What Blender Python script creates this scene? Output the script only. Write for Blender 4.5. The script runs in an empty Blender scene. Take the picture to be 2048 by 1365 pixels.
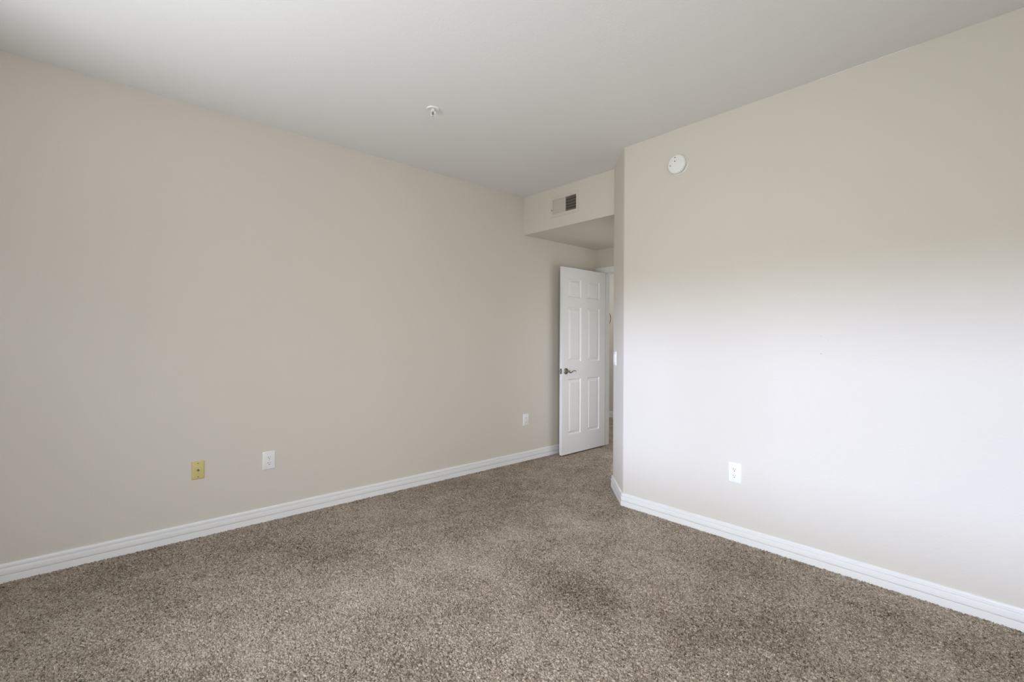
import bpy, bmesh, math, random
import numpy as np
from mathutils import Vector, Matrix

random.seed(7)
C = bpy.context.scene.collection
PI = math.pi

# ------------------------------------------------------------------ camera
cam_data = bpy.data.cameras.new('camera')
cam = bpy.data.objects.new('camera', cam_data)
C.objects.link(cam)
cam_data.sensor_width = 36.0
cam_data.lens = 944.7 / 2048 * 36.0
cam_data.shift_y = -3.5 / 2048
cam_data.clip_start = 0.02
YAW, ROLL = math.radians(47.89), math.radians(0.27)
cam.matrix_world = (Matrix.Translation((0, 0, 1.25)) @ Matrix.Rotation(YAW, 4, 'Z')
                    @ Matrix.Rotation(PI / 2, 4, 'X') @ Matrix.Rotation(ROLL, 4, 'Z'))
bpy.context.scene.camera = cam

# ------------------------------------------------------------------ world, lights, exposure
sc = bpy.context.scene
sc.view_settings.view_transform = 'Standard'
sc.view_settings.look = 'None'
sc.view_settings.exposure = 0.0
sc.view_settings.gamma = 1.0
sc.view_settings.use_curve_mapping = False
world = bpy.data.worlds.new('world')
sc.world = world
world.use_nodes = True
world.node_tree.nodes['Background'].inputs[0].default_value = (0.78, 0.88, 1.0, 1)
world.node_tree.nodes['Background'].inputs[1].default_value = 0.5

# room limits (metres; the camera stands above the origin)
XL, YR, H = -3.515, 3.013, 2.70          # left wall face, right wall face, ceiling
XS, YB = 1.30, -1.05                     # side wall and window wall, both behind the camera
YD = 4.53                                # wall with the doorway
WT = 0.12
WX0, WX1, WZ0, WZ1 = -2.75, 1.05, 0.70, 2.05   # window in the wall behind the camera
SY0, SY1, SZ0, SZ1 = -1.0, 0.25, 0.05, 2.1       # opening added in the side wall to let in fill light

def area(name, loc, rot, sx, sy, power, color, spread=180):
    d = bpy.data.lights.new(name, 'AREA')
    d.shape = 'RECTANGLE'; d.size = sx; d.size_y = sy
    d.energy = power; d.color = color; d.spread = math.radians(spread)
    o = bpy.data.objects.new(name, d); C.objects.link(o)
    o.location = loc; o.rotation_euler = rot
    return o

L_BAND, L_WIN, L_UP, L_SIDE, L_HALL, L_SKY, L_PASSAGE_FILL, L_WORLD = 1.74, 24, 31.5, 47, 16, 96, 5.0, 0.2
world.node_tree.nodes['Background'].inputs[1].default_value = L_WORLD
# low bright strip of sky seen under the patio roof: reaches the opposite wall
sun_d = bpy.data.lights.new('low_sky_light', 'SUN')
sun_d.energy = L_BAND; sun_d.angle = math.radians(9.5); sun_d.color = (0.76, 0.89, 1.38)
sun = bpy.data.objects.new('low_sky_light', sun_d); C.objects.link(sun)
sun.rotation_euler = Vector((-0.125, math.cos(math.radians(8.0)), -math.sin(math.radians(8.0)))).to_track_quat('-Z', 'Y').to_euler()
# daylight in the window opening
area('window_daylight', ((WX0 + WX1) / 2, YB - 0.16, (WZ0 + WZ1) / 2), (math.radians(80), 0, 0), WX1 - WX0, WZ1 - WZ0, L_WIN, (0.97, 1.0, 0.94), 90)
# bright overcast view beyond the patio
area('overcast_view', (-1.0, YB - 2.5, 3.0), (math.radians(62), 0, 0), 8.0, 1.7, L_SKY, (0.80, 0.93, 1.2), 150)
# light thrown up by the paving outside the window
area('paving_bounce', (-1.35, YB - 0.75, 0.35), (math.radians(133), 0, 0), 2.4, 0.8, L_UP, (0.95, 0.99, 1.03), 80)
# unseen fill light, added outside the made-up side window
area('side_fill_light', (XS + 0.75, (SY0 + SY1) / 2 - 0.3, (SZ0 + SZ1) / 2), (PI / 2, 0, math.radians(62)), SY1 - SY0, SZ1 - SZ0, L_SIDE, (1.0, 0.99, 0.98), 125)
# unseen fill added round the angled corner to brighten the door and passage
area('passage_fill_light', (-2.31, 3.95, 1.05), (PI / 2, 0, PI / 2), 0.78, 1.9, L_PASSAGE_FILL, (1.0, 0.99, 0.97), 175)
# unseen fill panel added under the hallway ceiling, beyond the door
area('hall_fill_light', (-3.6, 5.6, 2.6), (0, 0, 0), 0.9, 0.9, L_HALL, (0.97, 0.99, 1.0))

# ------------------------------------------------------------------ materials
def mat(name, color, rough=0.6, metal=0.0, spec=0.5, bump=None, var=None):
    m = bpy.data.materials.new(name); m.use_nodes = True
    nt = m.node_tree; b = nt.nodes['Principled BSDF']
    b.inputs['Base Color'].default_value = (*color, 1)
    b.inputs['Roughness'].default_value = rough
    b.inputs['Metallic'].default_value = metal
    b.inputs['Specular IOR Level'].default_value = spec
    tc = nt.nodes.new('ShaderNodeTexCoord')
    if bump:
        scale, strength, dist = bump
        n = nt.nodes.new('ShaderNodeTexNoise'); n.inputs['Scale'].default_value = scale
        n.inputs['Detail'].default_value = 3.0; n.inputs['Roughness'].default_value = 0.55
        bp = nt.nodes.new('ShaderNodeBump'); bp.inputs['Strength'].default_value = strength
        bp.inputs['Distance'].default_value = dist
        nt.links.new(tc.outputs['Object'], n.inputs['Vector'])
        nt.links.new(n.outputs['Fac'], bp.inputs['Height'])
        nt.links.new(bp.outputs['Normal'], b.inputs['Normal'])
    if var:
        scale, amt = var
        n = nt.nodes.new('ShaderNodeTexNoise'); n.inputs['Scale'].default_value = scale
        n.inputs['Detail'].default_value = 2.0
        mx = nt.nodes.new('ShaderNodeMix'); mx.data_type = 'RGBA'
        mx.inputs['A'].default_value = (*[c * (1 - amt) for c in color], 1)
        mx.inputs['B'].default_value = (*[min(1, c * (1 + amt)) for c in color], 1)
        nt.links.new(tc.outputs['Object'], n.inputs['Vector'])
        nt.links.new(n.outputs['Fac'], mx.inputs['Factor'])
        nt.links.new(mx.outputs['Result'], b.inputs['Base Color'])
    return m

M = {}
M['wall'] = mat('greige_wall_paint', (0.70, 0.660, 0.596), 0.75, spec=0.25, bump=(95, 0.35, 0.0022), var=(1.3, 0.012))
M['ceil'] = mat('ceiling_paint', (0.82, 0.82, 0.81), 0.85, spec=0.2, bump=(70, 0.35, 0.002))
M['trim'] = mat('white_trim_paint', (0.87, 0.87, 0.865), 0.38, bump=(25, 0.05, 0.001))
M['door'] = mat('white_door_paint', (0.85, 0.85, 0.845), 0.42, bump=(160, 0.08, 0.0006))
M['plastic'] = mat('white_plastic', (0.86, 0.86, 0.86), 0.35, bump=(40, 0.03, 0.0005))
M['almond'] = mat('yellowed_almond_plastic', (0.66, 0.56, 0.24), 0.4, bump=(40, 0.03, 0.0005), var=(25, 0.05))
M['brass'] = mat('dull_brass', (0.30, 0.24, 0.10), 0.4, 0.9, bump=(300, 0.1, 0.0004))
M['nickel'] = mat('satin_nickel', (0.30, 0.275, 0.235), 0.22, 1.0, bump=(200, 0.04, 0.0004))
M['dark'] = mat('dark_hole', (0.012, 0.011, 0.010), 0.7, bump=(80, 0.1, 0.0004))
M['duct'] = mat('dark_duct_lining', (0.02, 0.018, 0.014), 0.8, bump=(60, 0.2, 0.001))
M['grille'] = mat('painted_grille', (0.66, 0.615, 0.545), 0.75, bump=(120, 0.1, 0.0006))
M['blade'] = mat('grey_damper_metal', (0.36, 0.33, 0.28), 0.5, 0.3, bump=(120, 0.1, 0.0006))
M['grey'] = mat('grey_plastic', (0.45, 0.45, 0.45), 0.5, bump=(80, 0.05, 0.0004))
M['rim'] = mat('dark_bronze_rim', (0.12, 0.095, 0.07), 0.5, 0.2, bump=(120, 0.05, 0.0004))
M['disc'] = mat('pale_disc', (0.72, 0.66, 0.57), 0.5, bump=(40, 0.05, 0.0005))

def carpet_material():
    m = bpy.data.materials.new('flecked_carpet'); m.use_nodes = True
    nt = m.node_tree; b = nt.nodes['Principled BSDF']
    b.inputs['Roughness'].default_value = 0.95
    b.inputs['Specular IOR Level'].default_value = 0.1
    tc = nt.nodes.new('ShaderNodeTexCoord')
    at = nt.nodes.new('ShaderNodeAttribute'); at.attribute_name = 'yarn'
    n = nt.nodes.new('ShaderNodeTexNoise'); n.inputs['Scale'].default_value = 350
    n.inputs['Detail'].default_value = 3.0; n.inputs['Roughness'].default_value = 0.6
    nt.links.new(tc.outputs['Object'], n.inputs['Vector'])
    ad = nt.nodes.new('ShaderNodeMath'); ad.operation = 'MULTIPLY_ADD'
    ad.inputs[1].default_value = 2.0; ad.inputs[2].default_value = -1.0
    nt.links.new(n.outputs['Fac'], ad.inputs[0])
    sm = nt.nodes.new('ShaderNodeMath'); sm.operation = 'ADD'
    nt.links.new(at.outputs['Fac'], sm.inputs[0]); nt.links.new(ad.outputs[0], sm.inputs[1])
    r = nt.nodes.new('ShaderNodeValToRGB')
    e = r.color_ramp.elements
    e[0].position = 0.0; e[0].color = (0.060, 0.043, 0.031, 1)
    e[1].position = 1.0; e[1].color = (0.76, 0.67, 0.57, 1)
    k = e.new(0.30); k.color = (0.235, 0.182, 0.136, 1)
    k = e.new(0.62); k.color = (0.50, 0.424, 0.345, 1)
    nt.links.new(sm.outputs[0], r.inputs['Fac'])
    nt.links.new(r.outputs['Color'], b.inputs['Base Color'])
    bp = nt.nodes.new('ShaderNodeBump'); bp.inputs['Strength'].default_value = 0.8
    bp.inputs['Distance'].default_value = 0.003
    nt.links.new(n.outputs['Fac'], bp.inputs['Height'])
    nt.links.new(bp.outputs['Normal'], b.inputs['Normal'])
    return m
M['carpet'] = carpet_material()

# ------------------------------------------------------------------ mesh helpers
def obj(name, bm, m, parent=None, smooth=False, loc=None, rotz=0):
    me = bpy.data.meshes.new(name)
    bmesh.ops.recalc_face_normals(bm, faces=bm.faces[:])
    bm.to_mesh(me); bm.free()
    me.materials.append(m)
    if smooth:
        for p in me.polygons: p.use_smooth = True
        me.set_sharp_from_angle(angle=math.radians(40))
    o = bpy.data.objects.new(name, me); C.objects.link(o)
    if loc: o.location = loc
    o.rotation_euler = (0, 0, rotz)
    if parent: o.parent = parent
    return o

def struct(name, bm, m, **k):
    o = obj(name, bm, m, **k)
    if not k.get('parent'): o['kind'] = 'structure'
    return o

def thing(name, label, cat, loc=(0, 0, 0), rotz=0, group=None):
    o = bpy.data.objects.new(name, None); C.objects.link(o)
    o.empty_display_size = 0.05
    o.location = loc; o.rotation_euler = (0, 0, rotz)
    o['label'] = label; o['category'] = cat
    if group: o['group'] = group
    return o

def box(bm, x0, x1, y0, y1, z0, z1, bevel=0, seg=2):
    r = bmesh.ops.create_cube(bm, size=1)
    vs = r['verts']
    for v in vs:
        v.co = Vector((x0 + (v.co.x + .5) * (x1 - x0), y0 + (v.co.y + .5) * (y1 - y0), z0 + (v.co.z + .5) * (z1 - z0)))
    if bevel:
        es = list({e for v in vs for e in v.link_edges})
        bmesh.ops.bevel(bm, geom=es, offset=bevel, segments=seg, profile=0.5, affect='EDGES')
    return vs

def prism(bm, pts, z0, z1):
    lo = [bm.verts.new((x, y, z0)) for x, y in pts]
    hi = [bm.verts.new((x, y, z1)) for x, y in pts]
    n = len(pts)
    bm.faces.new(lo[::-1]); bm.faces.new(hi)
    for i in range(n):
        bm.faces.new((lo[i], lo[(i + 1) % n], hi[(i + 1) % n], hi[i]))

def lathe(bm, prof, axis='Z', seg=40, mtx=None):
    """prof: list of (radius, height); open ends at radius 0 close to a point."""
    rings = []
    for r, h in prof:
        if r < 1e-6: rings.append([bm.verts.new((0, 0, h))])
        else: rings.append([bm.verts.new((r * math.cos(2 * PI * i / seg), r * math.sin(2 * PI * i / seg), h)) for i in range(seg)])
    for a, b in zip(rings, rings[1:]):
        for i in range(seg):
            j = (i + 1) % seg
            if len(a) == 1 and len(b) == 1: continue
            if len(a) == 1: bm.faces.new((a[0], b[j], b[i]))
            elif len(b) == 1: bm.faces.new((a[i], a[j], b[0]))
            else: bm.faces.new((a[i], a[j], b[j], b[i]))
    vs = [v for r in rings for v in r]
    if axis == '-Y':      # height runs along -Y
        R = Matrix.Rotation(PI / 2, 4, 'X')
        for v in vs: v.co = R @ v.co
    if mtx:
        for v in vs: v.co = mtx @ v.co
    return vs

def tube(bm, path, rad, seg=12, flat=1.0):
    """round tube along 3-D points; rad scalar or list; flat squeezes along z"""
    P = [Vector(p) for p in path]; n = len(P)
    rad = rad if isinstance(rad, (list, tuple)) else [rad] * n
    rings = []
    for i, p in enumerate(P):
        t = (P[min(i + 1, n - 1)] - P[max(i - 1, 0)]).normalized()
        up = Vector((0, 0, 1)) if abs(t.z) < 0.9 else Vector((1, 0, 0))
        a = t.cross(up).normalized(); b = a.cross(t).normalized()
        rings.append([bm.verts.new(p + a * math.cos(2 * PI * k / seg) * rad[i] + b * math.sin(2 * PI * k / seg) * rad[i] * flat) for k in range(seg)])
    for r0, r1 in zip(rings, rings[1:]):
        for k in range(seg):
            j = (k + 1) % seg
            bm.faces.new((r0[k], r0[j], r1[j], r1[k]))
    bm.faces.new(rings[0][::-1]); bm.faces.new(rings[-1])

def sweep(bm, path, prof, closed_ends=True):
    """profile (out, z) swept along a plan polyline; 'out' goes to the LEFT of travel; corners mitred"""
    P = [Vector(p) for p in path]; n = len(P)
    rows = []
    for i in range(n):
        if i == 0: d = (P[1] - P[0]).normalized(); nrm = Vector((-d.y, d.x)); k = 1
        elif i == n - 1: d = (P[-1] - P[-2]).normalized(); nrm = Vector((-d.y, d.x)); k = 1
        else:
            d0 = (P[i] - P[i - 1]).normalized(); d1 = (P[i + 1] - P[i]).normalized()
            n0 = Vector((-d0.y, d0.x)); n1 = Vector((-d1.y, d1.x))
            nrm = (n0 + n1).normalized(); k = 1 / nrm.dot(n0)
        rows.append([bm.verts.new((P[i].x + nrm.x * o * k, P[i].y + nrm.y * o * k, z)) for o, z in prof])
    m = len(prof)
    for a, b in zip(rows, rows[1:]):
        for j in range(m):
            q = (j + 1) % m
            bm.faces.new((a[j], a[q], b[q], b[j]))
    if closed_ends:
        bm.faces.new(rows[0][::-1]); bm.faces.new(rows[-1])

def new(): return bmesh.new()

def wall_with_hole(bm, axis, p0, p1, a0, a1, z1, h0, h1, hz0, hz1, z0=-0.03):
    """wall slab between p0..p1 on its thin axis, a0..a1 along; opening h0..h1 x hz0..hz1"""
    def bb(u0, u1, v0, v1):
        if u1 - u0 < 1e-4 or v1 - v0 < 1e-4: return
        if axis == 'Y': box(bm, u0, u1, p0, p1, v0, v1)
        else: box(bm, p0, p1, u0, u1, v0, v1)
    bb(a0, h0, z0, z1); bb(h1, a1, z0, z1); bb(h0, h1, z0, hz0); bb(h0, h1, hz1, z1)

# ------------------------------------------------------------------ the room shell
bm = new(); box(bm, XL - WT, XL, YB - WT, YD + WT, -0.03, H + 0.1)
struct('wall_left', bm, M['wall'])

# right wall, with the angled corner and the return towards the doorway, rounded drywall corners
CX0, CY0 = -2.080, YR
CX1, CY1 = -2.405, 3.338
bm = new()
o_ = WT
pts = [(XS, YR), (CX0, CY0), (CX1, CY1), (CX1, CY1 + 0.15), (CX1 + o_, CY1 + 0.15), (CX1 + o_, CY1 + 0.05), (CX0 + 0.05, YR + o_), (XS, YR + o_)]
prism(bm, pts, -0.03, H + 0.1)
bm.edges.ensure_lookup_table()
ve = [e for e in bm.edges if abs(e.verts[0].co.z - e.verts[1].co.z) > 1 and
      any((Vector((e.verts[0].co.x, e.verts[0].co.y)) - Vector(c)).length < 1e-4 for c in ((CX0, CY0), (CX1, CY1)))]
bmesh.ops.bevel(bm, geom=ve, offset=0.010, segments=5, profile=0.5, affect='EDGES')
wall_right = struct('wall_right', bm, M['wall'], smooth=True)
bm = new(); wall_with_hole(bm, 'X', CX1, CX1 + o_, CY1 + 0.15, YD, H, 3.56, 4.34, 0.0, 2.0, z0=0.0)  # passage wall; its side opening is made up for the passage fill
struct('wall_passage', bm, M['wall'])
# small nail holes and a sliver of ceiling paint on the right wall
bm = new()
for (x, z, r) in [(-0.790, 1.275, 0.0022), (-0.790, 1.178, 0.0032), (-0.756, 1.252, 0.0016), (-0.905, 1.245, 0.0014)]:
    lathe(bm, [(0, 0.0012), (r * 0.6, 0.0009), (r, 0.0)], '-Y', 10, Matrix.Translation((x, YR, z)))
obj('nail_hole', bm, M['grey'], wall_right)
bm = new(); box(bm, -0.80, -0.40, YR - 0.0022, YR - 0.0002, H - 0.0035, H - 0.0002)
obj('paint_sliver', bm, M['ceil'], wall_right)

bm = new()
box(bm, XL - WT - 3.2, XS + WT, YB - WT, 8.2, H, H + 0.12)
struct('ceiling', bm, M['ceil'])
bm = new(); box(bm, XL - WT - 3.2, XS + WT, YB - WT, 8.2, -0.15, -0.006)
struct('floor', bm, M['carpet'])

bm = new(); wall_with_hole(bm, 'Y', YB - WT, YB, XL, XS, H, WX0, WX1, WZ0, WZ1); struct('wall_back', bm, M['wall'])
bm = new(); wall_with_hole(bm, 'X', XS, XS + WT, YB - WT, YR + WT, H, SY0, SY1, SZ0, SZ1); struct('wall_side', bm, M['wall'])  # side wall opening is added for the side fill

def window_frame(name, axis, pos, a0, a1, z0, z1):
    bm = new(); t = 0.045; d0, d1 = pos - 0.035, pos + 0.035
    mid = (a0 + a1) / 2
    for (u0, u1, v0, v1) in [(a0, a0 + t, z0, z1), (a1 - t, a1, z0, z1), (a0 + t, a1 - t, z0, z0 + t), (a0 + t, a1 - t, z1 - t, z1), (mid - t / 2, mid + t / 2, z0 + t, z1 - t)]:
        if axis == 'Y': box(bm, u0, u1, d0, d1, v0, v1, 0.004)
        else: box(bm, d0, d1, u0, u1, v0, v1, 0.004)
    struct(name, bm, M['trim'])
window_frame('window_1', 'Y', YB - 0.07, WX0, WX1, WZ0, WZ1)
window_frame('added_window_2', 'X', XS + 0.07, SY0, SY1, SZ0, SZ1)  # unseen window, added as the opening for the side fill

# doorway wall
XJ = -3.41                    # hinge jamb face
XO = XJ + 0.768               # latch jamb face
ZH = 2.035                    # head of the opening
bm = new(); wall_with_hole(bm, 'Y', YD, YD + WT, XL, CX1 + 0.12, H, XJ - 0.018, XO + 0.018, 0.0, ZH + 0.018, z0=0.0)
struct('wall_doorway', bm, M['wall'])

# dropped soffit over the passage, with the opening for the vent
YS, ZS = 3.335, 2.317
VX0, VX1, VZ0, VZ1 = -3.108, -2.818, 2.451, 2.587
bm = new()
wall_with_hole(bm, 'Y', YS, YS + 0.02, XL, CX1 + 0.03, H, VX0, VX1, VZ0, VZ1, z0=ZS)
box(bm, XL, CX1 + 0.03, YS + 0.02, YD, ZS, ZS + 0.02)
struct('wall_soffit', bm, M['wall'])

# hallway beyond: angled wall faces the doorway
hc = Vector((-4.575, 6.255)); hd = Vector((1, 1)).normalized(); hn = Vector((1, -1)).normalized()
a = hc - hd * 1.45; b_ = hc + hd * 1.6; HALL_X0, HALL_Y1 = a.x, b_.y
bm = new(); prism(bm, [tuple(a), tuple(b_), tuple(b_ - hn * 0.12), tuple(a - hn * 0.12)], -0.03, H); struct('wall_hall', bm, M['wall'])
bm = new(); box(bm, b_.x - .1, -2.0, b_.y, b_.y + 0.12, -0.03, H); struct('wall_hall_end', bm, M['wall'])
bm = new(); box(bm, -2.285, -2.165, YD + WT, b_.y + .12, -0.03, H); struct('wall_hall_right', bm, M['wall'])
bm = new(); box(bm, a.x - 0.12, a.x, YD, a.y + 0.05, -0.03, H); struct('wall_hall_left', bm, M['wall'])
bm = new(); box(bm, a.x - 0.12, XL - WT, YD, YD + WT, -0.03, H); struct('wall_hall_near', bm, M['wall'])

# ------------------------------------------------------------------ baseboards
BH = 0.096
PROF = [(0.0, -0.01), (0.0155, -0.01), (0.0155, 0.036), (0.0152, 0.0383), (0.0070, 0.0390), (0.0070, 0.0414),
        (0.0136, 0.0424), (0.0142, 0.0475), (0.0136, 0.0690), (0.0126, 0.0726), (0.0048, 0.0732), (0.0048, 0.0764),
        (0.0104, 0.0785), (0.0108, 0.0850), (0.0098, 0.0905), (0.0070, 0.0945), (0.0035, BH), (0.0, BH)]
def baseboard(name, path):
    bm = new(); sweep(bm, path, PROF); return struct(name, bm, M['trim'], smooth=True)
baseboard('baseboard_left', [(XL, YD), (XL, YB)])                      # room lies to the left of travel
baseboard('baseboard_right', [(XS, YR), (CX0 + 0.0, CY0), (CX1, CY1), (CX1, 3.55)])
baseboard('baseboard_back', [(XL + 0.016, YB), (XS - 0.016, YB)])
baseboard('baseboard_side', [(XS, YB), (XS, YR - 0.016)])
baseboard('baseboard_hall', [tuple(b_), tuple(a)])

# ------------------------------------------------------------------ door casing, jambs
bm = new()
cz = 2.098
# jambs and head lining
box(bm, XJ - 0.018, XJ, YD - 0.002, YD + WT + 0.002, 0.0, ZH)
box(bm, XO, XO + 0.018, YD - 0.002, YD + WT + 0.002, 0.0, ZH)
box(bm, XJ - 0.018, XO + 0.018, YD - 0.002, YD + WT + 0.002, ZH, ZH + 0.018)
# stops
box(bm, XJ, XJ + 0.010, YD + 0.042, YD + 0.074, 0.0, ZH, 0.002)
box(bm, XO - 0.010, XO, YD + 0.042, YD + 0.074, 0.0, ZH, 0.002)
box(bm, XJ, XO, YD + 0.042, YD + 0.074, ZH - 0.010, ZH, 0.002)
trim1 = struct('trim_1', bm, M['trim'])
# moulded casing on the room side
def casing(bm, x0, x1, z0, z1, horizontal):
    th = 0.016
    if horizontal:
        steps = [(0, 0.010), (0.010, 0.013), (0.030, 0.014), (0.046, th), (z1 - z0, th)]
        for (s0, d0), (s1, d1) in zip(steps, steps[1:]):
            box(bm, x0, x1, YD - max(d0, d1), YD, z0 + s0, z0 + s1, 0.0015)
    else:
        box(bm, x0, x1, YD - th, YD, z0, z1, 0.003)
bm = new()
casing(bm, XL + 0.001, XO + 0.085, ZH + 0.004, cz, True)
casing(bm, XL + 0.018, XJ - 0.006, 0.0, ZH + 0.004, False)
casing(bm, XO + 0.006, XO + 0.085, 0.0, ZH + 0.004, False)
struct('trim_2', bm, M['trim'])

# ------------------------------------------------------------------ the door, standing open against the left wall
DW, DH, DT, DZ = 0.752, 2.014, 0.035, 0.014
def door_leaf():
    bm = new()
    ys = [0, .092, .313, .424, .647, DW]          # from the free edge to the hinge edge
    zs = [0, .206, .808, .994, 1.592, 1.696, 1.896, DH]
    rings = [(0.0, 0.0), (0.003, 0.0040), (0.009, 0.0115), (0.013, 0.0125), (0.017, 0.0115), (0.038, 0.0022), (0.041, 0.0014)]
    for side in (0, 1):
        X = (lambda d: DT - d) if side == 0 else (lambda d: d)
        V = {}
        for i, y in enumerate(ys):
            for j, z in enumerate(zs):
                V[i, j] = bm.verts.new((X(0), y, z))
        for i in range(5):
            for j in range(7):
                c = [V[i, j], V[i + 1, j], V[i + 1, j + 1], V[i, j + 1]]
                if i in (1, 3) and j in (1, 3, 5):
                    prev = c
                    for ins, dep in rings[1:]:
                        y0, y1, z0, z1 = ys[i] + ins, ys[i + 1] - ins, zs[j] + ins, zs[j + 1] - ins
                        cur = [bm.verts.new((X(dep), yy, zz)) for yy, zz in ((y0, z0), (y1, z0), (y1, z1), (y0, z1))]
                        for k in range(4):
                            bm.faces.new((prev[k], prev[(k + 1) % 4], cur[(k + 1) % 4], cur[k]))
                        prev = cur
                    bm.faces.new(prev)
                else:
                    bm.faces.new(c)
        if side == 0: VF = V
        else: VB = V
    loop = [(i, 0) for i in range(6)] + [(5, j) for j in range(1, 8)] + [(i, 7) for i in range(4, -1, -1)] + [(0, j) for j in range(6, 0, -1)]
    for k in range(len(loop)):
        p, q = loop[k], loop[(k + 1) % len(loop)]
        bm.faces.new((VF[p], VF[q], VB[q], VB[p]))
    return bm
door = bpy.data.objects.new('door_1', None); C.objects.link(door)
door.location = (XJ, YD - 0.008, DZ); door['kind'] = 'structure'; door.empty_display_size = 0.1
DANG = math.radians(0.6)                       # leaf stands all but square to the doorway
door.rotation_euler = (0, 0, DANG)
def dpart(name, bm, m, smooth=False, parent=None):
    o = obj(name, bm, m, smooth=smooth)
    o.parent = parent or door
    return o
OFF = -DW - 0.006                              # local y of the free edge
bm = door_leaf()
bmesh.ops.translate(bm, verts=bm.verts[:], vec=(0, OFF, 0))
leaf = dpart('door_leaf', bm, M['door'])
# lever handles on both faces
hz = 0.910 - DZ; hy = OFF + 0.060
def lever(sx):
    """sx=+1 front face at x=DT, -1 back face at x=0"""
    x0 = DT if sx > 0 else 0.0
    Rm = Matrix.Translation((x0, hy, hz)) @ Matrix.Rotation(sx * PI / 2, 4, 'Y')
    bm = new()
    lathe(bm, [(0, 0), (0.0335, 0), (0.0335, 0.003), (0.031, 0.0065), (0.024, 0.0085), (0.014, 0.0095), (0.012, 0.014), (0.0105, 0.030), (0.012, 0.036), (0.0135, 0.042), (0.012, 0.050), (0.007, 0.054), (0, 0.055)], 'Z', 32, Rm)
    ext = sx * 0.045
    pts = []
    for k in range(15):
        t = k / 14
        pts.append((x0 + ext + sx * 0.004 * math.sin(t * PI), hy + 0.002 + 0.118 * t,
                    hz - 0.004 - 0.011 * math.sin(min(1, t * 2.4) * PI) * (t < 0.42) + (0.010 * math.sin((t - 0.42) / 0.58 * PI) if t >= 0.42 else 0)))
    rad = [0.0085, 0.0090, 0.0088, 0.0080, 0.0072, 0.0066, 0.0062, 0.0060, 0.0060, 0.0060, 0.0060, 0.0058, 0.0054, 0.0046, 0.0030]
    tube(bm, pts, rad, 12, 0.75)
    return bm
h1 = dpart('door_handle', lever(1), M['nickel'], True); h1['label'] = 'satin nickel lever handle'
h2 = dpart('door_handle', lever(-1), M['nickel'], True); h2['label'] = 'satin nickel lever handle on the side facing the wall'
bm = new()
box(bm, 0.005, 0.030, OFF - 0.0012, OFF + 0.001, hz - 0.029, hz + 0.029, 0.0006)
lp = dpart('latch_plate', bm, M['nickel']); lp['label'] = 'metal latch plate in the door edge'
bm = new()
box(bm, 0.011, 0.024, OFF - 0.012, OFF - 0.001, hz - 0.010, hz + 0.010, 0.003)
dpart('latch_bolt', bm, M['nickel'], parent=lp)
for z in (0.20, 1.0, 1.80):
    bm = new()
    lathe(bm, [(0, 0), (0.006, 0), (0.006, 0.089), (0, 0.089)], 'Z', 14, Matrix.Translation((0.0, 0.004, z - 0.045)))
    box(bm, 0.0005, 0.030, -0.006, -0.0045, z - 0.0445, z + 0.0445)
    dpart('hinge', bm, M['nickel'], True)

# ------------------------------------------------------------------ wall plates (local frame: x along the wall, z up, facing -y)
def plate_bm(w, h, t=0.006):
    bm = new()
    r = 0.004
    prof = [(0, 0), (0.0008, t * 0.45), (0.003, t * 0.85), (0.0055, t)]
    rows = []
    for ins, d in prof:
        pts = []
        hw, hh = w / 2 - ins, h / 2 - ins
        for cx, cz_, a0 in ((hw - r, hh - r, 0), (-hw + r, hh - r, 90), (-hw + r, -hh + r, 180), (hw - r, -hh + r, 270)):
            for k in range(4):
                an = math.radians(a0 + 30 * k)
                pts.append((cx + r * math.cos(an), -d, cz_ + r * math.sin(an)))
        rows.append([bm.verts.new(p) for p in pts])
    n = len(rows[0])
    bm.faces.new(rows[0]); bm.faces.new(rows[-1][::-1])
    for a, b in zip(rows, rows[1:]):
        for k in range(n):
            bm.faces.new((a[k], a[(k + 1) % n], b[(k + 1) % n], b[k]))
    return bm

def screw(parent, x, z, y, m, r=0.0032):
    bm = new()
    lathe(bm, [(r, 0), (r, 0.0006), (r * 0.6, 0.0012), (0, 0.0014)], '-Y', 14, Matrix.Translation((x, y, z)))
    s = obj('screw', bm, m, parent, True)
    bm = new(); box(bm, x - r * 0.8, x + r * 0.8, y - 0.0017, y - 0.0010, z - 0.0004, z + 0.0004)
    obj('screw_slot', bm, M['dark'], s)
    return s

def make_outlet(name, label, loc, rotz):
    t = thing(name, label, 'outlet', loc, rotz, 'white duplex outlets on the walls')
    obj('cover_plate', plate_bm(0.080, 0.123, 0.0065), M['plastic'], t, True)
    for s in (1, -1):
        bm = new(); zc = s * 0.0195; R_, hh = 0.0172, 0.0142
        pts = []
        for k in range(48):
            an = 2 * PI * k / 48
            x, z = R_ * math.cos(an), max(-hh, min(hh, R_ * math.sin(an)))
            pts.append((x, z))
        lo = [bm.verts.new((x, -0.0055, zc + z)) for x, z in pts]
        hi = [bm.verts.new((x * 0.97, -0.0082, zc + z * 0.97)) for x, z in pts]
        bm.faces.new(lo); bm.faces.new(hi[::-1])
        for k in range(48): bm.faces.new((lo[k], lo[(k + 1) % 48], hi[(k + 1) % 48], hi[k]))
        rc = obj('receptacle', bm, M['plastic'], t)
        bm = new()
        box(bm, -0.0075, -0.0053, -0.0087, -0.0080, zc - 0.0005, zc + 0.0085)
        box(bm, 0.0053, 0.0075, -0.0087, -0.0080, zc + 0.0008, zc + 0.0080)
        lathe(bm, [(0, 0.0007), (0.0028, 0.0007), (0.0028, 0.0)], '-Y', 14, Matrix.Translation((0, -0.0080, zc - 0.0072)))
        sl = obj('socket_slot', bm, M['dark'], rc); sl['label'] = 'dark plug slots'
    screw(t, 0, 0, -0.0065, M['plastic'], 0.0028)
    return t
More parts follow.
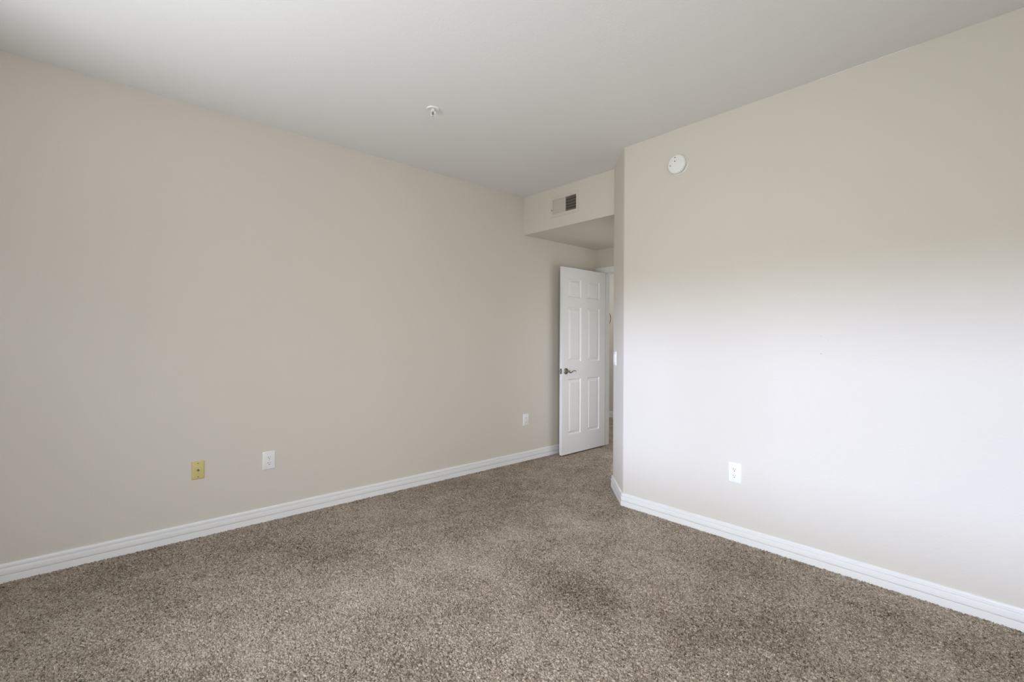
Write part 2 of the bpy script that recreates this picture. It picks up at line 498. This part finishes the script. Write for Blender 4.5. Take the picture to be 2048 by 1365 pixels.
out0 = make_outlet('wall_outlet', 'white duplex outlet on the left wall, right beside the yellow plate', (XL, 0.9375, 0.4125), PI / 2)
def copy_tree(o, parent=None):
    c = o.copy(); C.objects.link(c); c.parent = parent
    for ch in list(o.children): copy_tree(ch, c)
    return c
for lab, loc, rz in [('white duplex outlet on the long left wall, farthest back near the open door', (XL, 3.3725, 0.4200), PI / 2),
                     ('bright white duplex outlet low on the right wall on its own near the angled corner', (-1.2525, YR, 0.4225), 0.0)]:
    o = copy_tree(out0); o.location = loc; o.rotation_euler = (0, 0, rz); o['label'] = lab

# yellowed coaxial plate
t = thing('cable_plate', 'yellowed almond cable jack plate low on the left wall', 'wall plate', (XL, 0.528, 0.4205), PI / 2)
obj('cover_plate', plate_bm(0.070, 0.114, 0.006), M['almond'], t, True)
screw(t, 0, 0.042, -0.006, M['brass']); screw(t, 0, -0.042, -0.006, M['brass'])
bm = new()
lathe(bm, [(0.0072, 0), (0.0072, 0.0022), (0.0048, 0.0022), (0.0048, 0.009), (0.0042, 0.0105), (0.0022, 0.0105), (0.0022, 0.004), (0, 0.004)], '-Y', 6, Matrix.Translation((0, -0.0058, 0)))
jk = obj('cable_jack', bm, M['brass'], t); jk['label'] = 'dull brass threaded jack in the middle'

# light switch on the angled wall
t = thing('light_switch', 'small white light switch plate on the angled wall by the hallway corner', 'light switch', (-2.3365, 3.2695, 1.0945), -PI / 4)
obj('cover_plate', plate_bm(0.117, 0.116, 0.0065), M['plastic'], t, True)
for s in (-1, 1):
    bm = new(); box(bm, s * 0.023 - 0.0165, s * 0.023 + 0.0165, -0.0095, -0.0055, -0.033, 0.033, 0.0012)
    obj('rocker', bm, M['plastic'], t)

# ------------------------------------------------------------------ smoke detector on the right wall
t = thing('smoke_detector', 'round white smoke detector high on the right wall', 'smoke detector', (-1.636, YR, 2.446))
bm = new(); lathe(bm, [(0, 0), (0.068, 0), (0.068, 0.006), (0.0665, 0.010), (0.062, 0.012), (0.056, 0.012), (0, 0.012)], '-Y', 64)
obj('mounting_base', bm, M['plastic'], t, True)
bm = new(); lathe(bm, [(0.056, 0.011), (0.056, 0.020), (0.060, 0.0215), (0.0635, 0.024), (0.0645, 0.028), (0.063, 0.036), (0.060, 0.041), (0.054, 0.0435), (0, 0.0445)], '-Y', 64)
cv = obj('cover', bm, M['plastic'], t, True)
bm = new()
for k in range(40):
    an = 2 * PI * k / 40
    m_ = Matrix.Rotation(an, 4, 'Y') @ Matrix.Translation((0.0565, -0.0165, 0))
    vs = box(bm, -0.002, 0.003, -0.0045, 0.0045, -0.0016, 0.0016)
    for v in vs: v.co = m_ @ v.co
vr = obj('vent_ring', bm, M['grey'], t); vr['label'] = 'grey slotted ring behind the cover'
for (x, z, r) in [(-0.006, 0.045, 0.0034), (-0.008, 0.020, 0.0036)]:
    bm = new(); lathe(bm, [(r, 0), (r, 0.0012), (0, 0.0012)], '-Y', 16, Matrix.Translation((x, -0.0440, z)))
    hl = obj('sounder_hole', bm, M['dark'], t); hl['label'] = 'small dark hole'
bm = new(); lathe(bm, [(0.0055, 0), (0.0055, 0.0016), (0.0045, 0.0024), (0, 0.0024)], '-Y', 18, Matrix.Translation((-0.040, -0.0438, -0.004)))
tb = obj('test_button', bm, M['grey'], t, True); tb['label'] = 'grey test button'

# ------------------------------------------------------------------ fire sprinkler in the ceiling
t = thing('fire_sprinkler', 'small white fire sprinkler head in a round cup on the ceiling', 'sprinkler', (-2.545, 1.620, H))
bm = new(); lathe(bm, [(0.014, -0.0004), (0.041, -0.0004), (0.0425, -0.003), (0.041, -0.006), (0.037, -0.0085), (0.033, -0.008), (0.030, -0.005), (0.020, -0.002), (0.014, -0.0015)], 'Z', 48)
obj('escutcheon', bm, M['plastic'], t, True)
bm = new(); lathe(bm, [(0, -0.001), (0.011, -0.001), (0.011, -0.010), (0.013, -0.011), (0.013, -0.018), (0.008, -0.020), (0, -0.020)], 'Z', 6)
obj('sprinkler_body', bm, M['plastic'], t)
for s in (-1, 1):
    bm = new(); d = Vector((0.67, 0.74, 0)) * s
    tube(bm, [tuple(d * r + Vector((0, 0, z))) for r, z in ((0.009, -0.016), (0.0135, -0.022), (0.0145, -0.030), (0.0115, -0.038), (0.004, -0.044))], 0.0024, 8)
    obj('frame_arm', bm, M['plastic'], t, True)
bm = new(); lathe(bm, [(0, -0.020), (0.0028, -0.021), (0.0032, -0.030), (0.0028, -0.040), (0, -0.042)], 'Z', 14)
gb = obj('heat_bulb', bm, M['rim'], t, True); gb['label'] = 'dark heat-sensing bulb'
bm = new(); lathe(bm, [(0, -0.042), (0.006, -0.043), (0.006, -0.047), (0, -0.0485)], 'Z', 18)
for k in range(12):
    an = 2 * PI * k / 12; m_ = Matrix.Rotation(an, 4, 'Z')
    vs = box(bm, 0.004, 0.0155, -0.0022, 0.0022, -0.0485, -0.0470)
    for v in vs: v.co = m_ @ v.co
obj('deflector', bm, M['plastic'], t)

# ------------------------------------------------------------------ air vent in the soffit
t = thing('air_vent', 'painted metal air vent in the soffit, its right half open and dark', 'air vent', ((VX0 + VX1) / 2, YS, (VZ0 + VZ1) / 2))
w2, h2_ = (VX1 - VX0) / 2, (VZ1 - VZ0) / 2
bm = new()
def frame_ring(bm, iw, ih, ow, oh, y0, y1):
    I0 = [(-iw, -ih), (iw, -ih), (iw, ih), (-iw, ih)]; O0 = [(-ow, -oh), (ow, -oh), (ow, oh), (-ow, oh)]
    sets = []
    for pts, y in ((I0, 0.0), (I0, y1), ([(x * 1.02, z * 1.04) for x, z in I0], y0), ([(x * 0.985, z * 0.97) for x, z in O0], y0 + 0.002), (O0, -0.0006), (O0, 0.0)):
        sets.append([bm.verts.new((x, y, z)) for x, z in pts])
    for a, b in zip(sets, sets[1:]):
        for k in range(4): bm.faces.new((a[k], a[(k + 1) % 4], b[(k + 1) % 4], b[k]))
frame_ring(bm, w2 - 0.001, h2_ - 0.001, w2 + 0.026, h2_ + 0.032, -0.007, -0.005)
box(bm, -0.0045 + 0.006, 0.0045 + 0.006, -0.005, 0.006, -h2_ + 0.001, h2_ - 0.001)
obj('vent_frame', bm, M['grille'], t)
def louvers(x0, x1, n, ang):
    bm = new(); p = (x1 - x0) / n
    for i in range(n):
        m_ = Matrix.Translation((x0 + p * (i + .5), 0.003, 0)) @ Matrix.Rotation(ang, 4, 'Z')
        vs = box(bm, -0.0006, 0.0006, -0.0085, 0.0085, -h2_ + 0.001, h2_ - 0.001)
        for v in vs: v.co = m_ @ v.co
    return bm
lv = obj('louver_bank', louvers(-w2 + 0.002, 0.0005, 9, math.radians(-40)), M['grille'], t)
lv2 = obj('louver_bank', louvers(0.0115, w2 - 0.002, 11, math.radians(38)), M['grille'], t)
lv['label'] = 'left bank of louvers, angled shut to the view'; lv2['label'] = 'right bank of louvers, open to the dark duct'
bm = new()
for i in range(5):
    z = -h2_ + (i + 0.62) * 2 * h2_ / 5
    box(bm, -w2 + 0.001, w2 - 0.001, 0.0135, 0.0185, z - 0.0045, z + 0.0045, 0.0005)
db = obj('damper_blade', bm, M['blade'], t); db['label'] = 'horizontal grey blades behind the louvers'
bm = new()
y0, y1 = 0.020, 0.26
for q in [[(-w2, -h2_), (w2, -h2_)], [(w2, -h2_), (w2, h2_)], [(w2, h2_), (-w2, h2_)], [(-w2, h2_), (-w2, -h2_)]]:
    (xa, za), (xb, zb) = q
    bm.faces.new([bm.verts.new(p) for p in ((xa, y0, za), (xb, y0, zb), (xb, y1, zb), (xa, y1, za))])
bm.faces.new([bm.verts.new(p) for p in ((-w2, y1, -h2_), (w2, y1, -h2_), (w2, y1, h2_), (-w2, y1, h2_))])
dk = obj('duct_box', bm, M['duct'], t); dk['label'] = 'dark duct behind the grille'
bm = new(); box(bm, -w2 - 0.012, -w2 - 0.008, -0.016, -0.004, -0.036, -0.022, 0.001)
obj('damper_lever', bm, M['blade'], t)

# ------------------------------------------------------------------ round piece on the hallway wall, half hidden by the door jamb
rc_ = hc - hd * 0.189
t = thing('wall_disc', 'pale round wall piece with thin dark rim, glimpsed in the hallway past the door', 'wall decoration', (rc_.x, rc_.y, 1.590), PI / 4)
bm = new(); lathe(bm, [(0, 0), (0.192, 0), (0.192, 0.010), (0, 0.011)], '-Y', 64)
obj('disc_face', bm, M['disc'], t, True)
bm = new(); lathe(bm, [(0.193, 0), (0.200, 0), (0.202, 0.006), (0.200, 0.012), (0.196, 0.014), (0.193, 0.010), (0.193, 0)], '-Y', 96)
rm = obj('rim', bm, M['rim'], t, True); rm['label'] = 'thin dark rim'

# ------------------------------------------------------------------ carpet: real tufts modelled as a fine height field
MARKS = [(-2.02, 2.39, .24, .40), (-2.12, 1.83, .28, .45), (-2.16, 1.34, .26, .40), (-2.18, 0.89, .26, .40), (-2.10, 0.50, .25, .45),
         (-1.63, 2.44, .20, .40), (-1.33, 2.35, .18, .40), (-1.35, 1.20, .22, .30), (-0.50, 2.30, .25, .30), (-2.45, 0.20, .2, .25),
         (-1.60, 1.80, .20, -.60), (-1.35, 1.85, .18, -.45), (-1.03, 2.01, .20, -.55), (-0.79, 2.22, .16, -.30), (-3.10, 0.60, .28, -.45),
         (-3.25, 0.10, .30, -.50), (-2.80, 1.20, .22, -.30), (-2.80, 2.00, .35, -.40), (-2.60, 3.50, .30, -.45), (-1.21, 2.80, .18, -.25), (-1.88, 0.99, .12, -.3), (-3.3, 2.4, .3, -.25)]

def build_carpet():
    rng = np.random.default_rng(3)
    CELL = 0.0058
    gx0, gy0 = -6.2, -1.7
    NX, NY = int(7.8 / CELL) + 4, int(10.2 / CELL) + 4
    jit = rng.random((NX, NY, 2)).astype(np.float32)
    top = rng.random((NX, NY)).astype(np.float32)
    tone = rng.normal(0.0, 1.0, (NX, NY)).astype(np.float32)
    ang = (rng.random((NX, NY)) * np.pi).astype(np.float32)
    # slow variation of the nap (vacuum and foot marks)
    def smooth_noise(cell, seed):
        r = np.random.default_rng(seed)
        n0, n1 = int(7.8 / cell) + 4, int(10.2 / cell) + 4
        g = r.random((n0, n1)).astype(np.float32)
        def f(x, y):
            u, v = (x - gx0) / cell, (y - gy0) / cell
            i, j = np.floor(u).astype(int), np.floor(v).astype(int)
            a, b = u - i, v - j
            a = a * a * (3 - 2 * a); b = b * b * (3 - 2 * b)
            i = np.clip(i, 0, n0 - 2); j = np.clip(j, 0, n1 - 2)
            return (g[i, j] * (1 - a) * (1 - b) + g[i + 1, j] * a * (1 - b) + g[i, j + 1] * (1 - a) * b + g[i + 1, j + 1] * a * b) - 0.5
        return f
    s1, s2, s3 = smooth_noise(0.55, 11), smooth_noise(0.22, 12), smooth_noise(0.07, 13)
    # brushed patches left in the pile: (x, y, radius, amount)
    marks = MARKS
    def nap(x, y):
        v = 0.45 * s1(x, y) + 0.55 * s2(x, y) + 0.45 * s3(x, y)
        for mx, my, r, k in marks:
            v = v + 0.8 * k * np.exp(-((x - mx) ** 2 + (y - my) ** 2) / (r * r))
        return v
    def field(x, y):
        u, v = (x - gx0) / CELL, (y - gy0) / CELL
        i0, j0 = np.floor(u).astype(int), np.floor(v).astype(int)
        best = np.full(x.shape, -9.0, np.float32); col = np.zeros(x.shape, np.float32)
        for di in (-1, 0, 1):
            for dj in (-1, 0, 1):
                i, j = i0 + di, j0 + dj
                cx = i + jit[i, j, 0]; cy = j + jit[i, j, 1]
                dx, dy = u - cx, v - cy
                c, s = np.cos(ang[i, j]), np.sin(ang[i, j])
                p, q = dx * c + dy * s, -dx * s + dy * c
                hgt = top[i, j] * 0.60 - (p * p * 0.42 + q * q * 2.6)
                m = hgt > best
                best = np.where(m, hgt, best); col = np.where(m, tone[i, j], col)
        return best, col
    e = 0.004
    def inside(x, y):
        room = (x > XL + e) & (x < XS - e) & (y > YB + e) & (y < YR - e)
        mouth = (x > XL + e) & (x < CX1 - e) & (y < YD - e) & (y > YR - 0.1)
        cham = (x > XL + e) & (x <= CX0) & (y > YR - 0.1) & (x + y < CX0 + CY0 - e) & (y < CY1)
        sill = (x > XJ + e) & (x < XO - e) & (y > YD - 0.01) & (y < YD + WT + 0.01)
        hall = (y > YD + WT + e) & (x < -2.285 - e) & (x > HALL_X0 + e) & (y < HALL_Y1 - e) & ((x - hc.x) * hn.x + (y - hc.y) * hn.y > e)
        return room | mouth | cham | sill | hall
    # tiles: fine where the camera can see, coarse elsewhere
    T = 0.27; NF = 128
    fwd = np.array([-math.sin(YAW), math.cos(YAW)]); rgt = np.array([math.cos(YAW), math.sin(YAW)])
    Vs, Fs, Cs = [], [], []; base = 0
    xs = np.arange(-6.0, 1.3, T); ys = np.arange(-1.6, 8.0, T)
    for tx in xs:
        for ty in ys:
            cx, cy = tx + T / 2, ty + T / 2
            if cx < XL - 0.10 and cy < YD: continue
            if cx > CX1 + 0.05 and cy > YR + 0.25 + (0 if cx > CX0 else 0.3): 
                if cy < YD + 0.3 or cx > -2.2: continue
            dep = fwd @ (cx, cy); lat = rgt @ (cx, cy)
            near = dep > 1.0 and abs(lat) < dep * 1.12 + 0.30 and cx < 0.35
            if cy > YD + 0.1: near = near and (cx > -5 and cx < -2.9)
            n = (NF if dep < 3.1 else 96 if dep < 4.4 else 64) if near else 8
            x, y = np.meshgrid(np.linspace(tx, tx + T, n + 1), np.linspace(ty, ty + T, n + 1), indexing='ij')
            x, y = x.ravel(), y.ravel()
            ko = np.ones(x.shape, bool)
            if near:
                h, c = field(x, y)
                z = -0.0005 + 0.0105 * np.clip(h, -0.9, 0.6) + 0.002 * nap(x, y)
                col = 0.53 + 0.15 * c + 0.24 * nap(x, y)
                x = x + 0.0008 * np.sin(c * 9); y = y + 0.0008 * np.cos(c * 7)
            else:
                z = np.full(x.shape, -0.001); col = np.full(x.shape, 0.55)
            Vs.append(np.stack([x, y, z], 1).astype(np.float32)); Cs.append(col.astype(np.float32))
            i, j = np.meshgrid(np.arange(n), np.arange(n), indexing='ij')
            a = (i * (n + 1) + j).ravel()
            f4 = np.stack([a, a + n + 1, a + n + 2, a + 1], 1)
            ok = inside(x, y)[f4].all(1)
            Fs.append((f4[ok] + base).astype(np.int32))
            base += (n + 1) ** 2
    V = np.concatenate(Vs); F = np.concatenate(Fs); K = np.concatenate(Cs)
    me = bpy.data.meshes.new('carpet')
    me.vertices.add(len(V)); me.vertices.foreach_set('co', V.ravel())
    me.loops.add(F.size); me.loops.foreach_set('vertex_index', F.ravel())
    me.polygons.add(len(F)); me.polygons.foreach_set('loop_start', np.arange(0, F.size, 4, dtype=np.int32))
    me.update(calc_edges=True)
    at = me.attributes.new('yarn', 'FLOAT', 'POINT'); at.data.foreach_set('value', K)
    me.materials.append(M['carpet'])
    o = bpy.data.objects.new('carpet', me); C.objects.link(o)
    o['kind'] = 'stuff'; o['label'] = 'brown and beige flecked cut-pile carpet covering the whole floor'; o['category'] = 'carpet'
    print('CARPET verts', len(V))
build_carpet()
